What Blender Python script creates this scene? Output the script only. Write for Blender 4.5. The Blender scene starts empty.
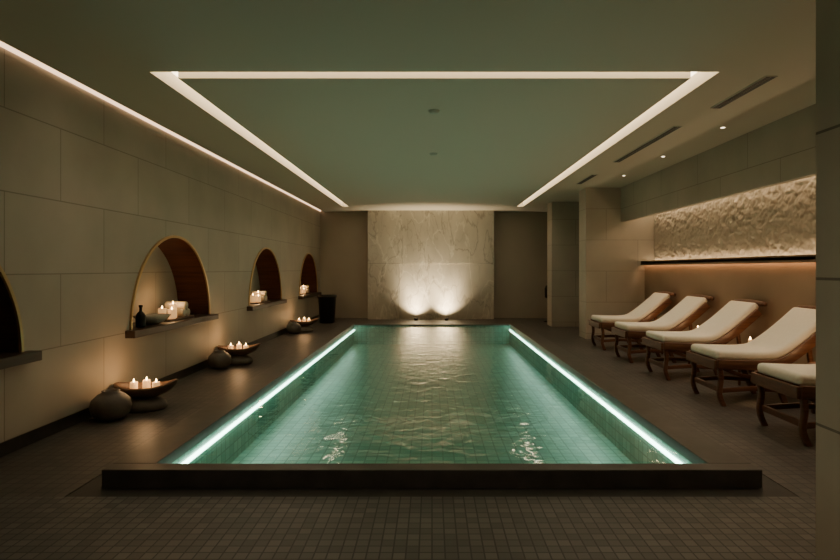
import bpy, bmesh, math, random
from mathutils import Vector, noise
random.seed(4)
scene = bpy.context.scene
COL = scene.collection
scene.view_settings.exposure = 0.38

# ---------------------------------------------------------------- materials
def mat_base(name, color=(.5,.5,.5), rough=.6, metal=0.0, emit=None, estr=0.0, spec=None):
    m = bpy.data.materials.new(name); m.use_nodes = True
    b = m.node_tree.nodes['Principled BSDF']
    b.inputs['Base Color'].default_value = (*color, 1)
    b.inputs['Roughness'].default_value = rough
    b.inputs['Metallic'].default_value = metal
    if spec is not None: b.inputs['Specular IOR Level'].default_value = spec
    if emit:
        b.inputs['Emission Color'].default_value = (*emit, 1)
        b.inputs['Emission Strength'].default_value = estr
    return m

def N(m, t, **kw):
    n = m.node_tree.nodes.new(t)
    for k, v in kw.items(): setattr(n, k, v)
    return n
def L(m, a, b): m.node_tree.links.new(a, b)

def noisy(name, c1, c2, scale=3, rough=.6, bump=0.0, metal=0, detail=6, stretch=(1,1,1), spec=None, distortion=0.0, bscale=None):
    m = mat_base(name, c1, rough, metal, spec=spec)
    b = m.node_tree.nodes['Principled BSDF']
    tc = N(m, 'ShaderNodeTexCoord'); mp = N(m, 'ShaderNodeMapping')
    mp.inputs['Scale'].default_value = stretch
    L(m, tc.outputs['Object'], mp.inputs['Vector'])
    n = N(m, 'ShaderNodeTexNoise'); n.inputs['Scale'].default_value = scale
    n.inputs['Detail'].default_value = detail; n.inputs['Distortion'].default_value = distortion
    L(m, mp.outputs[0], n.inputs['Vector'])
    r = N(m, 'ShaderNodeValToRGB')
    r.color_ramp.elements[0].position = .3; r.color_ramp.elements[0].color = (*c1, 1)
    r.color_ramp.elements[1].position = .7; r.color_ramp.elements[1].color = (*c2, 1)
    L(m, n.outputs['Fac'], r.inputs[0]); L(m, r.outputs[0], b.inputs['Base Color'])
    if bump:
        bp = N(m, 'ShaderNodeBump'); bp.inputs['Strength'].default_value = bump
        bp.inputs['Distance'].default_value = .02
        if bscale:
            n2 = N(m, 'ShaderNodeTexNoise'); n2.inputs['Scale'].default_value = bscale
            L(m, tc.outputs['Object'], n2.inputs['Vector']); L(m, n2.outputs['Fac'], bp.inputs['Height'])
        else: L(m, n.outputs['Fac'], bp.inputs['Height'])
        L(m, bp.outputs[0], b.inputs['Normal'])
    return m

def tiled(name, c1, c2, mortar, w, h, axes='XY', offset=0.0, msize=.004, rough=.5, nscale=1.5, nvar=.35, bump=.3, spec=None, off=(0,0), bias=0.0):
    """stone / mosaic laid on a plane spanned by the two world axes"""
    m = mat_base(name, c1, rough, spec=spec)
    b = m.node_tree.nodes['Principled BSDF']
    g = N(m, 'ShaderNodeNewGeometry'); s = N(m, 'ShaderNodeSeparateXYZ'); c = N(m, 'ShaderNodeCombineXYZ')
    L(m, g.outputs['Position'], s.inputs[0])
    for i in (0, 1):
        a = N(m, 'ShaderNodeMath', operation='ADD'); a.inputs[1].default_value = off[i]
        L(m, s.outputs[axes[i]], a.inputs[0]); L(m, a.outputs[0], c.inputs[i])
    br = N(m, 'ShaderNodeTexBrick'); br.offset = offset; br.squash = 1
    br.inputs['Scale'].default_value = 1; br.inputs['Brick Width'].default_value = w
    br.inputs['Row Height'].default_value = h; br.inputs['Mortar Size'].default_value = msize
    br.inputs['Mortar Smooth'].default_value = .1; br.inputs['Bias'].default_value = bias
    br.inputs['Color1'].default_value = (*c1, 1); br.inputs['Color2'].default_value = (*c2, 1)
    br.inputs['Mortar'].default_value = (*mortar, 1)
    L(m, c.outputs[0], br.inputs['Vector'])
    n = N(m, 'ShaderNodeTexNoise'); n.inputs['Scale'].default_value = nscale; n.inputs['Detail'].default_value = 8
    L(m, g.outputs['Position'], n.inputs['Vector'])
    mr = N(m, 'ShaderNodeMapRange'); mr.inputs['From Min'].default_value = .25; mr.inputs['From Max'].default_value = .75
    mr.inputs['To Min'].default_value = 1 - nvar; mr.inputs['To Max'].default_value = 1 + nvar * .4
    L(m, n.outputs['Fac'], mr.inputs['Value'])
    mx = N(m, 'ShaderNodeVectorMath', operation='SCALE')
    L(m, br.outputs['Color'], mx.inputs[0]); L(m, mr.outputs[0], mx.inputs['Scale'])
    L(m, mx.outputs[0], b.inputs['Base Color'])
    bp = N(m, 'ShaderNodeBump', invert=True); bp.inputs['Strength'].default_value = bump; bp.inputs['Distance'].default_value = .004
    L(m, br.outputs['Fac'], bp.inputs['Height']); L(m, bp.outputs[0], b.inputs['Normal'])
    return m

def emis(name, color, strength):
    m = bpy.data.materials.new(name); m.use_nodes = True
    nt = m.node_tree; nt.nodes.clear()
    e = nt.nodes.new('ShaderNodeEmission'); o = nt.nodes.new('ShaderNodeOutputMaterial')
    e.inputs[0].default_value = (*color, 1); e.inputs[1].default_value = strength
    nt.links.new(e.outputs[0], o.inputs[0]); return m

M = {}
M['wall'] = tiled('limestone_cladding', (.46,.405,.325), (.43,.38,.30), (.27,.235,.18), 1.22, .60, 'YZ', .5, .005, .55, 1.2, .2, .35, off=(.25,-.11))
M['wallx'] = tiled('limestone_cladding_x', (.49,.435,.35), (.46,.405,.325), (.32,.28,.22), 1.22, .60, 'XZ', .5, .005, .6, 1.2, .2, .3, off=(.3,-.11))
M['pier'] = tiled('limestone_pier', (.54,.475,.37), (.50,.44,.34), (.2,.17,.13), 1.1, .60, 'YZ', 0, .006, .6, 1.5, .2, .3, off=(.4,-.11))
M['ceil'] = mat_base('ceiling_plaster', (.62,.56,.46), .9)
M['mosaic'] = tiled('floor_mosaic', (.165,.157,.14), (.10,.096,.087), (.04,.037,.033), .062, .062, 'XY', 0, .004, .45, .8, .35, .4)
M['deck'] = tiled('deck_stone_mosaic', (.125,.108,.094), (.085,.075,.066), (.036,.032,.028), .075, .075, 'XY', 0, .004, .45, .7, .45, .4)
M['coping'] = noisy('dark_basalt', (.052,.046,.038), (.082,.073,.061), 6, .42, .1)
M['gutter'] = noisy('gutter_stone', (.022,.02,.017), (.04,.036,.03), 9, .5)
pm = dict(c1=(.27,.45,.36), c2=(.14,.31,.24), mortar=(.11,.23,.18), w=.10, h=.10, offset=0, msize=.007, rough=.4, nscale=.5, nvar=.2, bump=.1)
M['poolfloor'] = tiled('pool_mosaic', axes='XY', **pm)
M['poolwx'] = tiled('pool_mosaic_x', axes='YZ', **pm)
M['poolwy'] = tiled('pool_mosaic_y', axes='XZ', **pm)
M['wood'] = noisy('teak_dark', (.085,.034,.018), (.165,.072,.035), 5, .38, .05, stretch=(1,1,9))
M['niche_wood'] = noisy('niche_walnut', (.07,.022,.012), (.15,.052,.026), 3, .32, .05, stretch=(.6,3,12))
M['sill'] = noisy('sill_walnut', (.035,.02,.012), (.06,.034,.021), 8, .4, .05, stretch=(1,.3,4))
M['brass'] = mat_base('brass_trim', (.62,.44,.22), .3, .8)
M['cushion'] = noisy('cream_cushion', (.82,.77,.66), (.86,.81,.70), 30, .85, .08, bscale=120)
M['towel'] = noisy('white_towel', (.62,.55,.43), (.70,.62,.49), 60, .95, .3)
M['stone'] = noisy('grey_stone', (.10,.086,.07), (.18,.155,.128), 9, .6, .3)
M['dishw'] = noisy('carved_wood', (.08,.045,.026), (.15,.085,.05), 6, .5, .1, stretch=(1,1,6))
M['dark'] = mat_base('dark_metal', (.02,.018,.015), .4, .6)
M['wax'] = mat_base('candle_wax', (.85,.66,.40), .5, emit=(1.0,.50,.18), estr=.55)  # warm glow put into the wax itself by a slight emission
M['flame'] = emis('flame', (1.0,.62,.25), 25)
M['rough'] = noisy('split_face_stone', (.44,.38,.30), (.50,.435,.345), 6, .9)
M['lower'] = noisy('bronze_panel', (.29,.195,.125), (.35,.24,.155), 1.5, .6)
M['ledge'] = mat_base('ledge_bronze', (.20,.12,.07), .5)
M['brown'] = noisy('taupe_panel', (.38,.325,.25), (.42,.36,.28), 1.2, .6)
M['white'] = mat_base('white_plastic', (.5,.5,.42), .5)
M['slot'] = emis('cove_led', (1.0,.79,.52), 5.6)
M['slot2'] = emis('wall_cove_led', (1.0,.64,.39), 2.1)
M['lrec'] = emis('recess_led', (1.0,.74,.46), 12)
M['lrec2'] = emis('recess_led_low', (1.0,.72,.43), 9)
M['lunder'] = emis('under_ledge_led', (1.0,.55,.27), 8.0)
M['poolled'] = emis('pool_led', (.68,1.0,.82), 13)
M['down'] = emis('downlight_lens', (1.0,.8,.55), 5)

# marble : soft cloud ground with thin meandering grey-brown and pale veins
m = mat_base('veined_marble', (.5,.45,.36), .35); M['marble'] = m
b = m.node_tree.nodes['Principled BSDF']; g = N(m, 'ShaderNodeNewGeometry')
mp = N(m, 'ShaderNodeMapping'); mp.inputs['Rotation'].default_value = (0, .75, 0); mp.inputs['Scale'].default_value = (1.5, 1, .6)
L(m, g.outputs['Position'], mp.inputs[0])
def vein(scale, width, seed):
    n = N(m, 'ShaderNodeTexNoise'); n.noise_dimensions = '4D'; n.inputs['W'].default_value = seed
    n.inputs['Scale'].default_value = scale; n.inputs['Detail'].default_value = 7; n.inputs['Distortion'].default_value = .5
    L(m, mp.outputs[0], n.inputs['Vector'])
    s = N(m, 'ShaderNodeMath', operation='SUBTRACT'); s.inputs[1].default_value = .5; L(m, n.outputs['Fac'], s.inputs[0])
    a = N(m, 'ShaderNodeMath', operation='ABSOLUTE'); L(m, s.outputs[0], a.inputs[0])
    r = N(m, 'ShaderNodeMapRange'); r.inputs['From Min'].default_value = 0; r.inputs['From Max'].default_value = width
    r.inputs['To Min'].default_value = 1; r.inputs['To Max'].default_value = 0; L(m, a.outputs[0], r.inputs['Value'])
    return r.outputs[0]
cl = N(m, 'ShaderNodeTexNoise'); cl.inputs['Scale'].default_value = 1.6; cl.inputs['Detail'].default_value = 6; L(m, mp.outputs[0], cl.inputs['Vector'])
r = N(m, 'ShaderNodeValToRGB'); r.color_ramp.elements[0].position = .3; r.color_ramp.elements[0].color = (.48,.435,.36,1)
r.color_ramp.elements[1].position = .7; r.color_ramp.elements[1].color = (.62,.565,.47,1); L(m, cl.outputs['Fac'], r.inputs[0])
prev = r.outputs[0]
for sc, wd, sd, colr, amt in ((.9,.012,1.0,(.27,.235,.185,1),.65), (1.7,.010,7.3,(.33,.285,.225,1),.45), (1.2,.016,3.1,(.80,.75,.64,1),.5)):
    mu = N(m, 'ShaderNodeMath', operation='MULTIPLY'); mu.inputs[1].default_value = amt; L(m, vein(sc, wd, sd), mu.inputs[0])
    mi = N(m, 'ShaderNodeMixRGB'); mi.inputs[2].default_value = colr; L(m, mu.outputs[0], mi.inputs[0]); L(m, prev, mi.inputs[1]); prev = mi.outputs[0]
L(m, prev, b.inputs['Base Color'])

# water : Fresnel mix of see-through tint and mirror reflection with ripples
m = bpy.data.materials.new('pool_water'); m.use_nodes = True; nt = m.node_tree; nt.nodes.clear(); M['water'] = m
o = N(m, 'ShaderNodeOutputMaterial'); tr = N(m, 'ShaderNodeBsdfTransparent'); gl = N(m, 'ShaderNodeBsdfGlossy')
tr.inputs[0].default_value = (.84,.97,.92,1); gl.inputs['Roughness'].default_value = .03
gl.inputs[0].default_value = (1,1,1,1)
fr = N(m, 'ShaderNodeFresnel'); fr.inputs[0].default_value = 1.33; mx = N(m, 'ShaderNodeMixShader')
g = N(m, 'ShaderNodeNewGeometry')
n1 = N(m, 'ShaderNodeTexNoise'); n1.inputs['Scale'].default_value = 5.0; n1.inputs['Detail'].default_value = 2; n1.inputs['Distortion'].default_value = .6
L(m, g.outputs['Position'], n1.inputs['Vector'])
bp = N(m, 'ShaderNodeBump'); bp.inputs['Strength'].default_value = .42; bp.inputs['Distance'].default_value = .02
L(m, n1.outputs['Fac'], bp.inputs['Height']); L(m, bp.outputs[0], gl.inputs['Normal']); L(m, bp.outputs[0], fr.inputs['Normal'])
L(m, fr.outputs[0], mx.inputs[0]); L(m, tr.outputs[0], mx.inputs[1]); L(m, gl.outputs[0], mx.inputs[2]); L(m, mx.outputs[0], o.inputs[0])

# ---------------------------------------------------------------- mesh helpers
def obj_from(name, verts, faces, mats, fm=None, parent=None, loc=(0,0,0), smooth=False, rot=None):
    me = bpy.data.meshes.new(name); me.from_pydata([tuple(v) for v in verts], [], faces)
    for k in (mats if isinstance(mats, (list, tuple)) else [mats]): me.materials.append(M[k])
    if fm:
        for p, i in zip(me.polygons, fm): p.material_index = i
    if smooth:
        for p in me.polygons: p.use_smooth = True
    me.update()
    o = bpy.data.objects.new(name, me); COL.objects.link(o); o.location = loc
    if rot: o.rotation_euler = rot
    if parent: o.parent = parent
    return o

def empty(name, loc=(0,0,0), rot=(0,0,0)):
    o = bpy.data.objects.new(name, None); o.empty_display_size = .2; COL.objects.link(o); o.location = loc; o.rotation_euler = rot; return o

class B:
    """mesh builder with boxes"""
    def __init__(s): s.v = []; s.f = []; s.m = []
    def box(s, x0, x1, y0, y1, z0, z1, mi=0):
        k = len(s.v)
        s.v += [(x0,y0,z0),(x1,y0,z0),(x1,y1,z0),(x0,y1,z0),(x0,y0,z1),(x1,y0,z1),(x1,y1,z1),(x0,y1,z1)]
        s.f += [(k,k+3,k+2,k+1),(k+4,k+5,k+6,k+7),(k,k+1,k+5,k+4),(k+1,k+2,k+6,k+5),(k+2,k+3,k+7,k+6),(k+3,k,k+4,k+7)]
        s.m += [mi]*6; return s
    def quad(s, a, b, c, d, mi=0):
        k = len(s.v); s.v += [a,b,c,d]; s.f.append((k,k+1,k+2,k+3)); s.m.append(mi); return s
    def make(s, name, mats, parent=None, loc=(0,0,0), bevel=0, smooth=False, rot=None):
        o = obj_from(name, s.v, s.f, mats, s.m, parent, loc, smooth, rot)
        if bevel:
            md = o.modifiers.new('bevel', 'BEVEL'); md.width = bevel; md.segments = 2; md.limit_method = 'ANGLE'
        return o

def lathe(name, prof, mat, parent=None, loc=(0,0,0), seg=28, sx=1, sy=1, rot=None):
    v = []; f = []
    for r, z in prof:
        for i in range(seg):
            a = 2*math.pi*i/seg; v.append((r*math.cos(a)*sx, r*math.sin(a)*sy, z))
    n = len(prof)
    for j in range(n-1):
        for i in range(seg):
            k = (i+1) % seg; f.append((j*seg+i, j*seg+k, (j+1)*seg+k, (j+1)*seg+i))
    f.append(tuple(range(seg-1, -1, -1))); f.append(tuple((n-1)*seg+i for i in range(seg)))
    o = obj_from(name, v, f, mat, None, parent, loc, True, rot)
    return o

def sweep(name, path, w, t, mat, parent, y=0.0, bevel=0.008, crown=0):
    """path: list of (x,z) bottom centreline; box profile width w (y) thickness t (normal)"""
    v = []; f = []
    n = len(path)
    for i, (px, pz) in enumerate(path):
        a = path[max(i-1,0)]; c = path[min(i+1,n-1)]
        d = Vector((c[0]-a[0], 0, c[1]-a[1])).normalized(); nn = Vector((-d.z, 0, d.x))
        p = Vector((px, y, pz)); ti = t[i] if isinstance(t, list) else t
        v += [p+Vector((0,-w/2,0)), p+Vector((0,w/2,0)), p+nn*ti+Vector((0,w/2,0)), p+nn*ti+Vector((0,-w/2,0))]
    for i in range(n-1):
        k = i*4
        for j in range(4):
            f.append((k+j, k+(j+1)%4, k+4+(j+1)%4, k+4+j))
    f.append((3,2,1,0)); k = (n-1)*4; f.append((k,k+1,k+2,k+3))
    o = obj_from(name, v, f, mat, None, parent)
    bm = bmesh.new(); bm.from_mesh(o.data); bmesh.ops.recalc_face_normals(bm, faces=bm.faces); bm.to_mesh(o.data); bm.free()
    md = o.modifiers.new('bevel', 'BEVEL'); md.width = bevel; md.segments = 3; md.limit_method = 'ANGLE'; md.angle_limit = math.radians(40)
    for p in o.data.polygons: p.use_smooth = True
    return o

def smooth_path(pts, sub=5):
    out = []
    P = [pts[0]] + pts + [pts[-1]]
    for i in range(1, len(P)-2):
        p0, p1, p2, p3 = P[i-1], P[i], P[i+1], P[i+2]
        for s in range(sub):
            t = s/sub
            out.append(tuple(.5*((2*p1[k]) + (-p0[k]+p2[k])*t + (2*p0[k]-5*p1[k]+4*p2[k]-p3[k])*t*t + (-p0[k]+3*p1[k]-3*p2[k]+p3[k])*t**3) for k in (0,1)))
    out.append(pts[-1]); return out

# ---------------------------------------------------------------- dimensions
H = 2.92; XL = -3.07; YB = 15.4; YF = -2.5
PX = 1.77; PY0 = 3.59; PY1 = 12.75; OX = 2.05; OY0 = 3.47; OY1 = 13.0
XR = 4.10; XRR = 4.30; XBK = 3.64

# floor (ring round the pool)
b = B()
gx = 2.18; gy0 = 3.32; gy1 = 13.13
b.box(XL-.05, 4.4, YF, gy0, -.15, 0, 0)
b.box(XL-.05, -gx, gy0, gy1, -.15, 0, 1); b.box(gx, 4.4, gy0, gy1, -.15, 0, 1)
b.box(XL-.05, 4.4, gy1, YB+.1, -.15, 0, 1)
b.box(-gx, gx, gy0, OY0, -.15, -.004, 2); b.box(-gx, gx, OY1, gy1, -.15, -.004, 2)
b.box(-gx, -OX, OY0, OY1, -.15, -.004, 2); b.box(OX, gx, OY0, OY1, -.15, -.004, 2)
b.make('floor', ['mosaic', 'deck', 'gutter'])

# pool
pool = empty('swimming_pool', (0, 8, 0))
def pc(o):
    o.parent = pool
    o.location = (0, -8, 0); return o
b = B()
b.box(-OX, OX, OY0, PY0, -.14, .105); b.box(-OX, OX, PY1, OY1, -.14, .085)
b.box(-OX, -PX, PY0, PY1, -.14, .105); b.box(PX, OX, PY0, PY1, -.14, .105)
pc(b.make('coping', ['coping'], bevel=.006))
PD = -.36
b = B()
b.quad((-PX,PY0,PD),(PX,PY0,PD),(PX,PY1,PD),(-PX,PY1,PD),0)
b.quad((-PX,PY0,PD),(-PX,PY1,PD),(-PX,PY1,.03),(-PX,PY0,.03),1)
b.quad((PX,PY1,PD),(PX,PY0,PD),(PX,PY0,.03),(PX,PY1,.03),1)
b.quad((-PX,PY1-.001,PD),(PX,PY1-.001,PD),(PX,PY1-.001,.06),(-PX,PY1-.001,.06),2)
b.quad((PX,PY0,PD),(-PX,PY0,PD),(-PX,PY0,-.0),(PX,PY0,-.0),2)
pb = b.make('basin', ['poolfloor', 'poolwx', 'poolwy']); pc(pb)
for v in pb.data.vertices:
    if abs(v.co.x) >= PX-.001: v.co.x *= (PX-.001)/PX
b = B(); b.quad((-PX,PY0,.055),(PX,PY0,.055),(PX,PY1,.055),(-PX,PY1,.055)); pc(b.make('water', ['water']))
b = B()
b.box(-PX+.002, -PX+.02, PY0+.05, PY1-.05, -.045, -.02); b.box(PX-.02, PX-.002, PY0+.05, PY1-.05, -.045, -.02)
pc(b.make('led_strips', ['poolled']))

# ceiling with light slots
b = B()
SX0, SX1 = 2.09, 2.25; SY0, SY0i, SY1 = 4.46, 4.61, 14.1; T = .14
CL = XL + .10
b.box(CL, XBK+.08, YF, SY0, H, H+T)
b.box(CL, -SX1, SY0, SY1, H, H+T); b.box(SX1+.04, XBK+.08, SY0, SY1, H, H+T)
b.box(CL, XBK+.08, SY1, YB+.1, H, H+T)
b.box(-SX0, SX0+.04, SY0i, SY1, H, H+T)
b.box(XL-.5, 4.5, YF, YB+.1, H+T+.06, H+T+.12)
b.make('ceiling', ['ceil'])
b = B(); zt = H+T-.01
b.box(-SX1, SX1+.04, SY0, SY0i, zt, zt+.03); b.box(-SX1, -SX0, SY0i, SY1, zt, zt+.03); b.box(SX0+.04, SX1+.04, SY0i, SY1, zt, zt+.03)
b.make('ceiling_cove_light', ['slot'])
b = B(); b.box(XL+.003, XL+.02, YF+.1, YB-.02, H+.012, H+.045); b.make('wall_cove_light', ['slot2'])

# left wall with arched niches
ZS = .73; R = 1.0; NC = [3.17, 6.70, 10.38, 13.95]; ND = .42
b = B(); ztop = H+T+.06; zb = .11
cur = YF
for c in NC:
    b.quad((XL,cur,zb),(XL,c-R,zb),(XL,c-R,ztop),(XL,cur,ztop))
    S = 40
    ys = [c - R*math.cos(math.pi*i/S) for i in range(S+1)]; zs = [ZS + R*math.sin(math.pi*i/S) for i in range(S+1)]
    for i in range(S):
        b.quad((XL,ys[i],zb),(XL,ys[i+1],zb),(XL,ys[i+1],ZS),(XL,ys[i],ZS))
        b.quad((XL,ys[i],zs[i]),(XL,ys[i+1],zs[i+1]),(XL,ys[i+1],ztop),(XL,ys[i],ztop))
    cur = c+R
b.quad((XL,cur,zb),(XL,YB,zb),(XL,YB,ztop),(XL,cur,ztop))
b.box(XL-.6, XL-.55, YF, YB, 0, ztop)
b.quad((XL,YF,zb),(XL-.03,YF,zb),(XL-.03,YB,zb),(XL,YB,zb))
b.make('wall_left', ['wall'])
b = B(); b.box(XL-.06, XL-.02, YF, YB, 0, .13); b.make('baseboard_left', ['gutter'])

for c in NC:
    e = empty('arched_niche', (XL, c, ZS)); S = 40
    v = []; f = []
    for i in range(S+1):
        a = math.pi*i/S; y = -R*math.cos(a); z = R*math.sin(a)
        v += [(0,y,z), (-ND,y,z)]
    for i in range(S): k = i*2; f.append((k, k+2, k+3, k+1))
    obj_from('jamb', v, f, 'niche_wood', None, e, smooth=True)
    v = [(-ND+.002, -R*math.cos(math.pi*i/S), R*math.sin(math.pi*i/S)) for i in range(S+1)]
    obj_from('niche_back', v, [tuple(range(S+1))], 'wall', None, e)
    v = []; f = []
    for i in range(S+1):
        a = math.pi*i/S
        for rr, xx in ((R-.008,.0),(R-.008,.02),(R+.02,.02),(R+.02,.0)):
            v.append((xx, -rr*math.cos(a), rr*math.sin(a)))
    for i in range(S):
        for j in range(4): f.append((i*4+j, i*4+(j+1)%4, i*4+4+(j+1)%4, i*4+4+j))
    obj_from('brass_rim', v, f, 'brass', None, e)
    bb = B().box(-ND, .10, -R-.10, R+.10, -.075, .0); bb.make('sill', ['sill'], e, bevel=.006)

# back wall
b = B(); b.box(XL-.6, 4.5, YB, YB+.15, 0, ztop); b.make('wall_back', ['brown'])
# marble feature
e = empty('marble_feature_wall', (0, 15.0, 0))
b = B()
b.box(-1.72, -.87, 0, .38, 0, 1.5); b.box(-.864, 1.66, 0.03, .38, 0, 1.5); b.box(-1.72, 1.66, .0, .38, 1.506, H)
b.make('slabs', ['marble'], e, bevel=.003)
b = B(); b.box(-1.70, 1.64, .05, .37, 1.49, 1.52); b.make('joint_core', ['gutter'], e)
for x in (-.42, .38):
    u = empty('uplight', (x, 14.72, 0))
    lathe('housing', [(.05,0),(.055,.05),(.06,.06),(.045,.062),(.04,.05)], 'dark', u)
    lathe('lens', [(.035,.04),(.036,.056)], 'down', u)
    for en, ang, tilt in ((95, 120, .5), (110, 80, .12)):
        ld = bpy.data.lights.new('uplight_spot', 'SPOT'); ld.energy = en; ld.color = (1.0,.80,.52); ld.spot_size = math.radians(ang); ld.spot_blend = 1; ld.shadow_soft_size = .04
        lo = bpy.data.objects.new('spot', ld); COL.objects.link(lo); lo.parent = u; lo.location = (0,0,.09)
        lo.rotation_euler = Vector((0, tilt, 1)).to_track_quat('-Z', 'Y').to_euler()

# front wall behind camera
b = B(); b.box(XL-.6, 4.5, YF-.15, YF, 0, ztop); b.make('wall_front', ['wallx'])

# right side : bulkhead, recess, ledge, lower wall
YR = 2.33
b = B(); b.box(XBK, XBK+.08, YR, 10.8, 2.255, H+T); b.make('bulkhead', ['wall'])
b = B(); b.box(XR, XR+.3, YR, 10.8, 0, 1.44); b.make('wall_right', ['lower'])
b = B(); b.box(XRR+.03, XRR+.12, YR, 10.8, 1.44, ztop); b.make('wall_right_upper', ['wall'])
b = B(); b.box(XBK+.08, XRR-.06, YR, 10.79, 2.515, 2.56); b.make('trim_soffit', ['ceil'])
nx, nz = 560, 64; y0, y1, z0, z1 = YR+.02, 10.79, 1.49, 2.51
v = []; f = []
for i in range(nx+1):
    for j in range(nz+1):
        y = y0+(y1-y0)*i/nx; z = z0+(z1-z0)*j/nz
        d = noise.noise(Vector((y*9, z*12, 0))); d2 = noise.noise(Vector((y*21, z*26, 3)))
        v.append((XRR - .02 - .022*d - .018*d2, y, z))
for i in range(nx):
    for j in range(nz):
        k = i*(nz+1)+j; f.append((k, k+1, k+nz+2, k+nz+1))
obj_from('textured_stone_panel', v, f, 'rough', smooth=True)
b = B(); b.box(XR-.08, XRR+.02, YR, 10.79, 1.45, 1.485); b.box(XR-.08, XR-.065, YR, 10.79, 1.42, 1.505); b.make('trim_ledge', ['ledge'])
b = B(); b.box(XR+.11, XR+.14, YR+.05, 10.75, 1.487, 1.50, 1); b.box(XRR-.16, XRR-.13, YR+.05, 10.75, 2.50, 2.513, 0); b.make('recess_light_strip', ['lrec', 'lrec2'])
b = B(); b.box(XR-.055, XR-.03, YR+.05, 10.75, 1.438, 1.448); b.make('under_ledge_light_strip', ['lunder'])

# columns
b = B(); b.box(2.97, 4.5, 10.8, 11.3, 0, H-.001); b.make('column', ['wallx'])
b = B(); b.box(2.80, 4.5, 13.1, 13.6, 0, H-.001); b.make('column', ['wallx'])
b = B(); b.box(4.4, 4.5, 11.3, YB, 0, ztop); b.make('wall_right_rear', ['wall'])
b = B(); b.box(1.59, 1.75, YF, 2.32, 0, H-.001); b.box(1.75, 4.5, 2.16, 2.32, 0, H-.001); b.make('wall_right_front', ['pier'])

# ceiling fittings
def vent(x, ya, yb):
    e = empty('ceiling_vent', (x, ya, H)); l = yb-ya
    B().box(-.05,.05,0,l,-.008,0).make('frame', ['white'], e)
    bb = B(); bb.box(-.038,-.004,.01,l-.01,-.011,-.007); bb.box(.004,.038,.01,l-.01,-.011,-.007); bb.make('slots', ['gutter'], e)
vent(2.76, 4.55, 5.45); vent(2.70, 6.15, 8.2); vent(2.70, 9.3, 10.3)
for x, y, en in ((3.22, 6.2, 34), (3.22, 7.8, 34), (3.22, 9.4, 34), (3.22, 4.5, 34), (-.9, 1.1, 30), (.7, 1.1, 30)):  # last pair is unseen fill, added to brighten front floor, curb face and pier
    e = empty('downlight_and_fill', (x, y, H))
    lathe('ring', [(.022,-.005),(.036,-.005),(.039,0),(.022,0)], 'white', e); lathe('lens', [(.022,-.0065),(.023,-.001)], 'down', e)
    ld = bpy.data.lights.new('downlight_and_fill_spot', 'SPOT'); ld.energy = en; ld.color = (1,.82,.60); ld.spot_size = math.radians(75 if x > 2 else 125); ld.spot_blend = .9; ld.shadow_soft_size = .03
    lo = bpy.data.objects.new('spot', ld); COL.objects.link(lo); lo.parent = e; lo.location = (0,0,-.03)
for x, y in ((.02, 5.55), (.02, 7.6)):
    e = empty('smoke_detector', (x, y, H)); lathe('body', [(.02,-.03),(.04,-.026),(.055,-.008),(.055,0)], 'white', e)

# ---------------------------------------------------------------- candles
def candle(parent, loc, r=.03, h=.08, light=0):
    lathe('wax', [(r*.98,0),(r,.003),(r,h-.004),(r*.92,h),(r*.5,h-.008),(.001,h-.009)], 'wax', parent, loc, 20)
    lathe('flame', [(.001,0),(.006,.006),(.008,.012),(.004,.026),(.0005,.036)], 'flame', parent, (loc[0],loc[1],loc[2]+h-.002), 10)
    if light:
        ld = bpy.data.lights.new('candle_glow', 'POINT'); ld.energy = light; ld.color = (1,.58,.26); ld.shadow_soft_size = .02
        lo = bpy.data.objects.new('glow', ld); COL.objects.link(lo); lo.parent = parent; lo.location = (loc[0], loc[1], loc[2]+h+.045)

def candle_dish(loc, rz, s=1.0):
    e = empty('candle_dish', loc, (0,0,rz)); e.scale = (s,s,s)
    v = []; f = []; U = 32; V = 10; Ln = .27; W = .17; DZ = .105
    def P(u, w, inner):
        a = 2*math.pi*u; c, sn = math.cos(a), math.sin(a)
        rr = math.sin(w*math.pi/2) * (1-.06*inner)
        tip = 1 + .10*abs(c)**6
        x = Ln*c*rr*tip; y = W*sn*rr
        z = .11*(1-math.cos(w*math.pi/2)) + .05*(abs(c)**3)*rr**2*(1.3 if c > 0 else .7) + (.014 if inner else 0)
        return (x, y, z)
    for inn in (0, 1):
        for j in range(V+1):
            for i in range(U): v.append(P(i/U, max(.02, j/V), inn))
    o1 = (V+1)*U
    for j in range(V):
        for i in range(U):
            k = (i+1) % U
            f.append((j*U+i, (j+1)*U+i, (j+1)*U+k, j*U+k)); f.append((o1+j*U+i, o1+j*U+k, o1+(j+1)*U+k, o1+(j+1)*U+i))
    for i in range(U):
        k = (i+1) % U; f.append((V*U+i, o1+V*U+i, o1+V*U+k, V*U+k))
    obj_from('boat_bowl', v, f, 'dishw', None, e, (0,0,DZ), True)
    lathe('rock_base', [(.02,0),(.19,.0),(.215,.025),(.205,.07),(.16,.105),(.08,.125),(.01,.13)], 'stone', e, (-.03,0,0), 28, 1.05, .8)
    for x, y, h in ((-.11,.0,.12), (.0,.02,.145), (.10,-.01,.12)):
        candle(e, (x, y, DZ+.016+abs(x)*.10), .035, h+.01, 0)
    ld = bpy.data.lights.new('candle_glow', 'POINT'); ld.energy = 2.8; ld.color = (1,.55,.24); ld.shadow_soft_size = .05
    lo = bpy.data.objects.new('glow', ld); COL.objects.link(lo); lo.parent = e; lo.location = (0,0,DZ+.26)
    return e
def jar(loc, s=1):
    e = empty('stone_jar', loc); e.scale = (s,s,s)
    lathe('body', [(.05,0),(.11,.012),(.155,.06),(.17,.12),(.155,.18),(.11,.225),(.07,.245),(.075,.26),(.055,.258),(.05,.23),(.03,.2)], 'stone', e)
candle_dish((-2.76, 5.40, 0), .10); jar((-2.885, 5.03, 0), 1.0)
candle_dish((-2.76, 8.0, 0), .15); jar((-2.89, 7.62, 0), .92)
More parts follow.
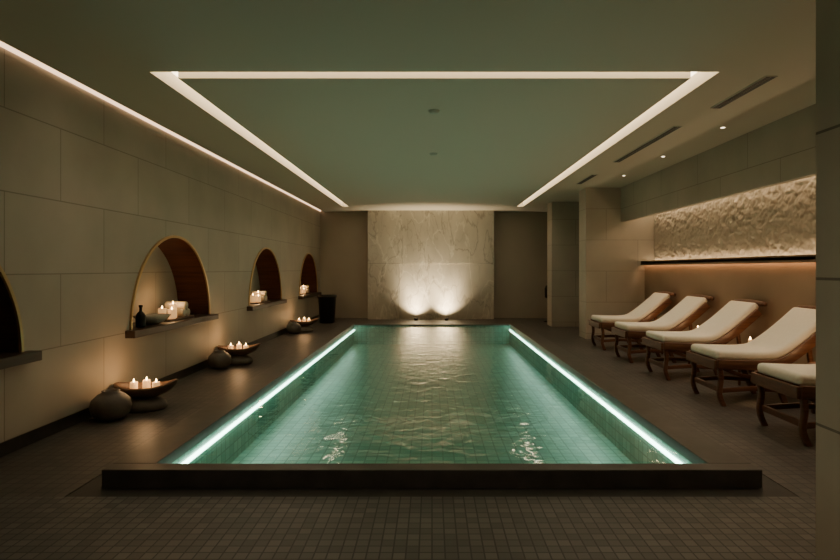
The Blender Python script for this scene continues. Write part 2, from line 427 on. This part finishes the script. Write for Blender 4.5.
candle_dish((-2.76, 12.1, 0), .2); jar((-2.89, 11.70, 0), .92)

# niche accessories
def towel_roll(parent, loc, r=.05, l=.3, rz=0):
    prof = [(r*.5,0),(r*.93,.0),(r,.012),(r,l-.012),(r*.93,l),(r*.5,l)]
    lathe('towel', prof, 'towel', parent, loc, 20, rot=(0, math.radians(90), rz))
def niche_set(c):
    e = empty('candle_tray', (XL-.16, c, ZS))
    B().box(-.15,.15,-.34,.34,0,.02).make('tray', ['dishw'], e, bevel=.006)
    candle(e, (.04, -.02, .02), .045, .17, 1.6); candle(e, (.08, -.14, .02), .045, .11); candle(e, (.02, -.26, .02), .045, .13)
    for (a, z) in ((.10,.07),(.21,.07),(.155,.16)): towel_roll(e, (-.13, a, z), .05, .26)
niche_set(6.92); niche_set(10.3); niche_set(13.9)
e = empty('shallow_bowl', (XL-.10, 6.34, ZS))
lathe('bowl', [(.05,0),(.09,.008),(.16,.05),(.20,.10),(.192,.102),(.15,.06),(.08,.02),(.01,.018)], 'towel', e)
e = empty('oil_bottle', (XL-.04, 5.98, ZS))
lathe('bottle', [(.045,0),(.05,.01),(.05,.12),(.035,.15),(.015,.17),(.015,.21),(.02,.212),(.02,.235),(.005,.236)], 'dark', e)

# rear bin and lantern
e = empty('planter_pot', (-2.62, 14.0, 0))
lathe('pot', [(.15,0),(.19,.02),(.22,.62),(.235,.64),(.235,.70),(.20,.70),(.19,.5),(.02,.48)], 'dark', e)
e = empty('floor_lantern', (2.95, 14.3, 0))
lathe('base', [(.10,0),(.10,.02),(.02,.03)], 'dark', e); lathe('stem', [(.015,.02),(.015,.62)], 'dark', e)
lathe('shade', [(.03,.60),(.07,.63),(.075,.85),(.05,.92),(.01,.94)], 'dark', e)

# ---------------------------------------------------------------- loungers
def lounger(yc):
    e = empty('lounge_chair', (2.80, yc, 0)); W = .62
    path = smooth_path([(0.0,.455),(.25,.445),(.50,.445),(.66,.475),(.82,.575),(.98,.70),(1.19,.885)], 5)
    n = len(path)
    sweep('cushion', path, W-.045, .09, 'cushion', e, 0, .034)
    for sy in (-1, 1):
        rail = [(x, z-.085) for x, z in path]
        sweep('side_rail', rail, .035, .095, 'wood', e, sy*(W/2-.005), .008)
        sweep('front_leg', smooth_path([(.10,.0),(.055,.12),(.07,.27),(.05,.42)],4), .045, [.045]*13, 'wood', e, sy*(W/2-.03), .01)
        sweep('mid_leg', smooth_path([(.72,.0),(.66,.14),(.60,.27),(.52,.42)],4), .045, [.05]*13, 'wood', e, sy*(W/2-.03), .01)
        sweep('rear_leg', smooth_path([(1.16,.0),(1.06,.18),(.97,.36),(.93,.60)],4), .04, [.042]*13, 'wood', e, sy*(W/2-.03), .01)
        sweep('side_stretcher', [(.05,.13),(.35,.15),(.66,.13)], .028, .045, 'wood', e, sy*(W/2-.03), .006)
        sweep('rear_stretcher', [(.62,.15),(1.08,.12)], .025, .04, 'wood', e, sy*(W/2-.03), .006)
        sweep('arched_brace', smooth_path([(.05,.36),(.2,.30),(.34,.27),(.48,.30),(.58,.37)],4), .025, .035, 'wood', e, sy*(W/2-.03), .006)
    b = B()
    for x in (.035, .64, 1.06):
        b.box(x, x+.035, -W/2+.03, W/2-.03, .13, .18)
    b.box(-.03, .0, -W/2, W/2, .36, .455)
    for i in range(2, n-1, 2):
        x, z = path[i]; b.box(x-.022, x+.022, -W/2+.02, W/2-.02, z-.03, z-.008)
    b.make('slats', ['wood'], e, bevel=.005)
    lathe('crest_roll', [(.01,-W/2-.03),(.026,-W/2-.02),(.03,-W/2+.03),(.038,-W/4),(.042,0),(.038,W/4),(.03,W/2-.03),(.026,W/2+.02),(.01,W/2+.03)], 'wood', e, (1.215,0,.925), 18, rot=(math.radians(90),0,0))
for yc in (4.56, 5.80, 7.08, 8.34, 9.60): lounger(yc)

def side_table(y):
    e = empty('side_table', (3.66, y, 0))
    lathe('top', [(.14,.44),(.155,.445),(.155,.465),(.14,.47)], 'wood', e, seg=32)
    for k in range(3):
        a = k*2.094+.5
        o = sweep('leg', [(.0,0),(.0,.2),(.0,.44)], .025, .025, 'wood', e, 0, .005); o.location = (.10*math.cos(a), .10*math.sin(a), 0)
    candle(e, (0,0,.47), .022, .07, 1.2)
for y in (5.18, 6.44, 7.71, 8.97): side_table(y)

# ---------------------------------------------------------------- world / camera
w = bpy.data.worlds.new('world'); scene.world = w; w.use_nodes = True
w.node_tree.nodes['Background'].inputs[0].default_value = (.5,.5,.4,1); w.node_tree.nodes['Background'].inputs[1].default_value = .02
cd = bpy.data.cameras.new('camera'); cam = bpy.data.objects.new('camera', cd); COL.objects.link(cam)
cam.location = (0,0,1.35); cam.rotation_euler = (math.radians(90),0,0)
cd.lens = 24; cd.sensor_width = 36; cd.shift_x = -12/840; cd.shift_y = -11/840; cd.clip_start = .05
scene.camera = cam
